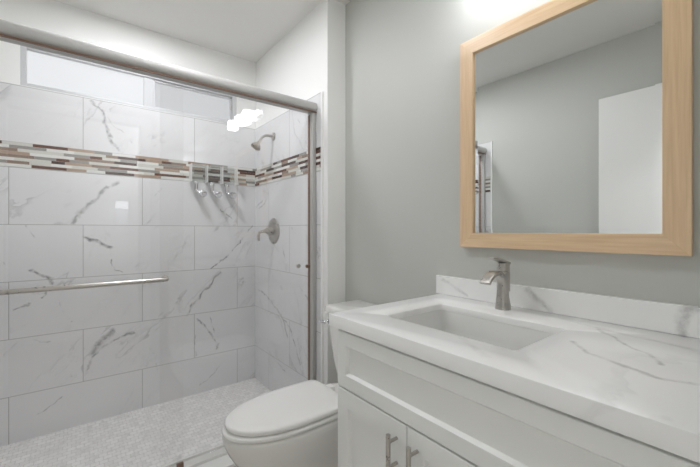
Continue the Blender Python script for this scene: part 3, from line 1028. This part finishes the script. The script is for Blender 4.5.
# sink
sk = thing('sink', 'white rectangular undermount sink sunk in the quartz counter', 'sink', (SX, SY, 0.72))
def sring(hx, hy, r, z, sx=0, sy=0):
    return [(x, y, z) for x, y in rrect(SX + sx, SY + sy, hx, hy, r, 8)]
bm = bmesh.new()
loft(bm, [sring(0.152, 0.220, 0.03, 0.8605), sring(0.139, 0.207, 0.014, 0.8605), sring(0.1375, 0.2055, 0.013, 0.857), sring(0.135, 0.197, 0.013, 0.80, 0, -0.006), sring(0.131, 0.187, 0.014, 0.748, 0, -0.014), sring(0.126, 0.180, 0.018, 0.738, 0, -0.016),
          sring(0.112, 0.165, 0.03, 0.733, 0, -0.014), sring(0.03, 0.04, 0.025, 0.730)], cap0=False)
loft(bm, [sring(0.152, 0.220, 0.03, 0.8605), sring(0.152, 0.220, 0.03, 0.852), sring(0.143, 0.210, 0.03, 0.846), sring(0.138, 0.198, 0.04, 0.735), sring(0.05, 0.06, 0.04, 0.712)], cap0=False)
bmesh.ops.remove_doubles(bm, verts=bm.verts, dist=1e-5)
soft(mesh_obj('basin', bm, M['basin'], sk), 60)
bm = bmesh.new()
cyl(bm, (SX, SY, 0.7305), (0, 0, 1), 0.022, 0.004, bev=0.002)
soft(mesh_obj('drain', bm, M['nickel'], sk))

# faucet
FX, FY = 1.135, 0.612
fc = thing('faucet', 'brushed nickel single-lever faucet behind the sink', 'faucet', (FX, FY, CZ1))
def sec(p, t, w, th, r=0.35, n=5):
    """rounded section of width w (along y), thickness th, normal to tangent t in the xz plane"""
    t = Vector(t).normalized()
    nrm = Vector((t.z, 0, -t.x))
    rr = min(w, th) * r
    return [Vector(p) + nrm * a + Vector((0, c, 0)) for a, c in rrect(0, 0, th / 2, w / 2, rr, n)]
def ribbon(path, ws, ths):
    pts = [Vector(p) for p in path]
    rings = []
    for i, p in enumerate(pts):
        a, c = pts[max(i - 1, 0)], pts[min(i + 1, len(pts) - 1)]
        rings.append(sec(p, c - a, ws[i], ths[i]))
    return loft(bmesh.new(), rings)
bz = CZ1 + 0.0005
path = [(FX, FY, bz), (FX, FY, bz + 0.012), (FX - .001, FY, bz + 0.04), (FX - .002, FY, bz + 0.07), (FX - 0.006, FY, bz + 0.092), (FX - 0.016, FY, bz + 0.109), (FX - 0.032, FY, bz + 0.120),
        (FX - 0.052, FY, bz + 0.125), (FX - 0.076, FY, bz + 0.121), (FX - 0.098, FY, bz + 0.108), (FX - 0.110, FY, bz + 0.096)]
ws = [0.046, 0.044, 0.037, 0.033, 0.032, 0.033, 0.034, 0.036, 0.037, 0.038, 0.038]
th = [0.046, 0.044, 0.037, 0.033, 0.031, 0.025, 0.018, 0.014, 0.012, 0.012, 0.011]
soft(mesh_obj('spout', ribbon(path, ws, th), M['nickel'], fc), 50)
bm = bmesh.new()
loft(bm, [[(x, y, z) for x, y in rrect(FX + 0.004, FY, 0.017, 0.0165, 0.006)] for z in (bz + 0.06, bz + 0.10, bz + 0.127)])
loft(bm, [[(x, y, z) for x, y in rrect(FX + 0.004, FY, 0.0155, 0.0155, 0.005)] for z in (bz + 0.1285, bz + 0.155)])
soft(mesh_obj('body', bm, M['nickel'], fc), 50)
bm = bmesh.new()
rings = []
for x, z, w, t in ((0.0215, 0.153, 0.031, 0.002), (0.021, 0.1535, 0.033, 0.009), (0.004, 0.158, 0.033, 0.010), (-0.014, 0.163, 0.031, 0.009), (-0.034, 0.169, 0.028, 0.007), (-0.058, 0.173, 0.025, 0.006), (-0.078, 0.175, 0.021, 0.004)):
    rings.append(sec((FX + x, FY, bz + z), (-1, 0, 0.3), w, t, 0.3))
loft(bm, rings)
soft(mesh_obj('lever', bm, M['nickel'], fc), 40)

# ------------------------------------------------------------------ mirror in a maple frame
MY0, MY1, MZ0, MZ1, FW = 0.160, 0.820, 1.081, 1.880, 0.055
mr = thing('wall_mirror', 'rectangular mirror in a pale maple frame hanging above the backsplash', 'mirror', (XR, 0.49, MZ0))
xf, xb = 1.194, XR - 0.0015
def rail(o0, o1, i1, i0, mat):
    """mitred rail: outer corners o0,o1 and inner corners i1,i0 (y,z)"""
    bm = bmesh.new()
    e = 0.0008
    loft(bm, [[(xb, *p) for p in (o0, o1, i1, i0)], [(xf, *p) for p in (o0, o1, i1, i0)]])
    bmesh.ops.bevel(bm, geom=[e_ for e_ in bm.edges], offset=0.0006, segments=1, affect='EDGES')
    return mesh_obj('frame_rail', bm, mat, mr)
o = [(MY0, MZ0), (MY1, MZ0), (MY1, MZ1), (MY0, MZ1)]
i = [(MY0 + FW, MZ0 + FW), (MY1 - FW, MZ0 + FW), (MY1 - FW, MZ1 - FW), (MY0 + FW, MZ1 - FW)]
for k in range(4):
    q = (k + 1) % 4
    rail(o[k], o[q], i[q], i[k], M['maple_h'] if k % 2 == 0 else M['maple'])
bm = bmesh.new()
g = 0.001
bw = 0.016
def mring(d, x):
    return [(x, MY0 + FW + d, MZ0 + FW + d), (x, MY1 - FW - d, MZ0 + FW + d), (x, MY1 - FW - d, MZ1 - FW - d), (x, MY0 + FW + d, MZ1 - FW - d)]
loft(bm, [mring(-0.004, XR - 0.004), mring(-0.004, 1.2037), mring(bw, 1.203)])
mesh_obj('mirror_glass', bm, M['mirror'], mr)

# vanity light above the mirror
LY, LZ = 0.53, 2.08
vl = thing('vanity_light', 'chrome three-light vanity fixture with glowing glass cubes above the mirror', 'wall light', (XR, LY, LZ))
mesh_obj('back_plate', B(XR - 0.022, XR - 0.001, LY - 0.27, LY + 0.27, LZ - 0.01, LZ + 0.11, bev=0.003), M['chrome'], vl)
mesh_obj('bar', B(XR - 0.06, XR - 0.022, LY - 0.245, LY + 0.245, LZ + 0.052, LZ + 0.078, bev=0.003), M['chrome'], vl)
for k in (-1, 0, 1):
    y = LY + k * 0.175
    sh = mesh_obj('socket', B(XR - 0.13, XR - 0.06, y - 0.026, y + 0.026, LZ + 0.048, LZ + 0.082, bev=0.003), M['chrome'], vl)
    mesh_obj('glass_cube', B(XR - 0.150, XR - 0.072, y - 0.039, y + 0.039, LZ - 0.035, LZ + 0.046, bev=0.008), M['lamp'], sh)

# ------------------------------------------------------------------ entry door, open flat against the left wall
dr = struct(mesh_obj('door_1', B(XL + 0.022, XL + 0.057, -0.02, 0.835, 0.008, 2.04, bev=0.002), M['trim']))
bm = bmesh.new()
cyl(bm, (XL + 0.057, 0.775, 0.95), (1, 0, 0), 0.030, 0.008, bev=0.003)
tube(bm, [(XL + 0.06, 0.775, 0.95), (XL + 0.085, 0.775, 0.95), (XL + 0.095, 0.775, 0.95), (XL + 0.113, 0.775, 0.95), (XL + 0.12, 0.775, 0.95)], [0.012, 0.012, 0.024, 0.026, 0.014], 24)
soft(mesh_obj('door_knob', bm, M['nickel'], dr), 50)

# unseen ceiling lights added as fill: bathroom, shower, hall
def flush(label, x, y, r, mat):
    t = thing('fill_ceiling_light', label, 'fill light', (x, y, ZC))
    bm = bmesh.new()
    cyl(bm, (x, y, ZC - 0.0005), (0, 0, -1), r, 0.025, bev=0.005)
    soft(mesh_obj('canopy', bm, M['nickel'], t))
    bm = bmesh.new()
    cyl(bm, (x, y, ZC - 0.0255), (0, 0, -1), r * 0.92, 0.03, bev=0.02)
    soft(mesh_obj('fill_shade', bm, mat, t))
flush('added round fill light on the hall ceiling outside the door', 0.85, -0.7, 0.17, M['hall_fill'])
def fill_downlight(label, x, y, mat, k_=1.0):
    t = thing('fill_downlight', label, 'fill light', (x, y, ZC))
    n = 32
    def cr(r, z):
        return [(x + r * math.cos(2 * math.pi * k / n), y + r * math.sin(2 * math.pi * k / n), z) for k in range(n)]
    bm = bmesh.new()
    loft(bm, [cr(0.066 * k_ + 0.019, ZC - 0.0005), cr(0.066 * k_ + 0.019, ZC - 0.006), cr(0.066 * k_ + 0.002, ZC - 0.008), cr(0.066 * k_, ZC - 0.0005)], closed=True)
    soft(mesh_obj('trim_ring', bm, M['trim'], t))
    bm = bmesh.new()
    cyl(bm, (x, y, ZC - 0.0005), (0, 0, -1), 0.065 * k_, 0.004)
    mesh_obj('lens', bm, mat, t)
fill_downlight('added wide round fill light in the ceiling over the shower', 0.30, 2.0, M['shower_fill'], 2.0)
fill_downlight('added small round fill light in the ceiling in front of the toilet', 0.42, 1.28, M['room_fill'])
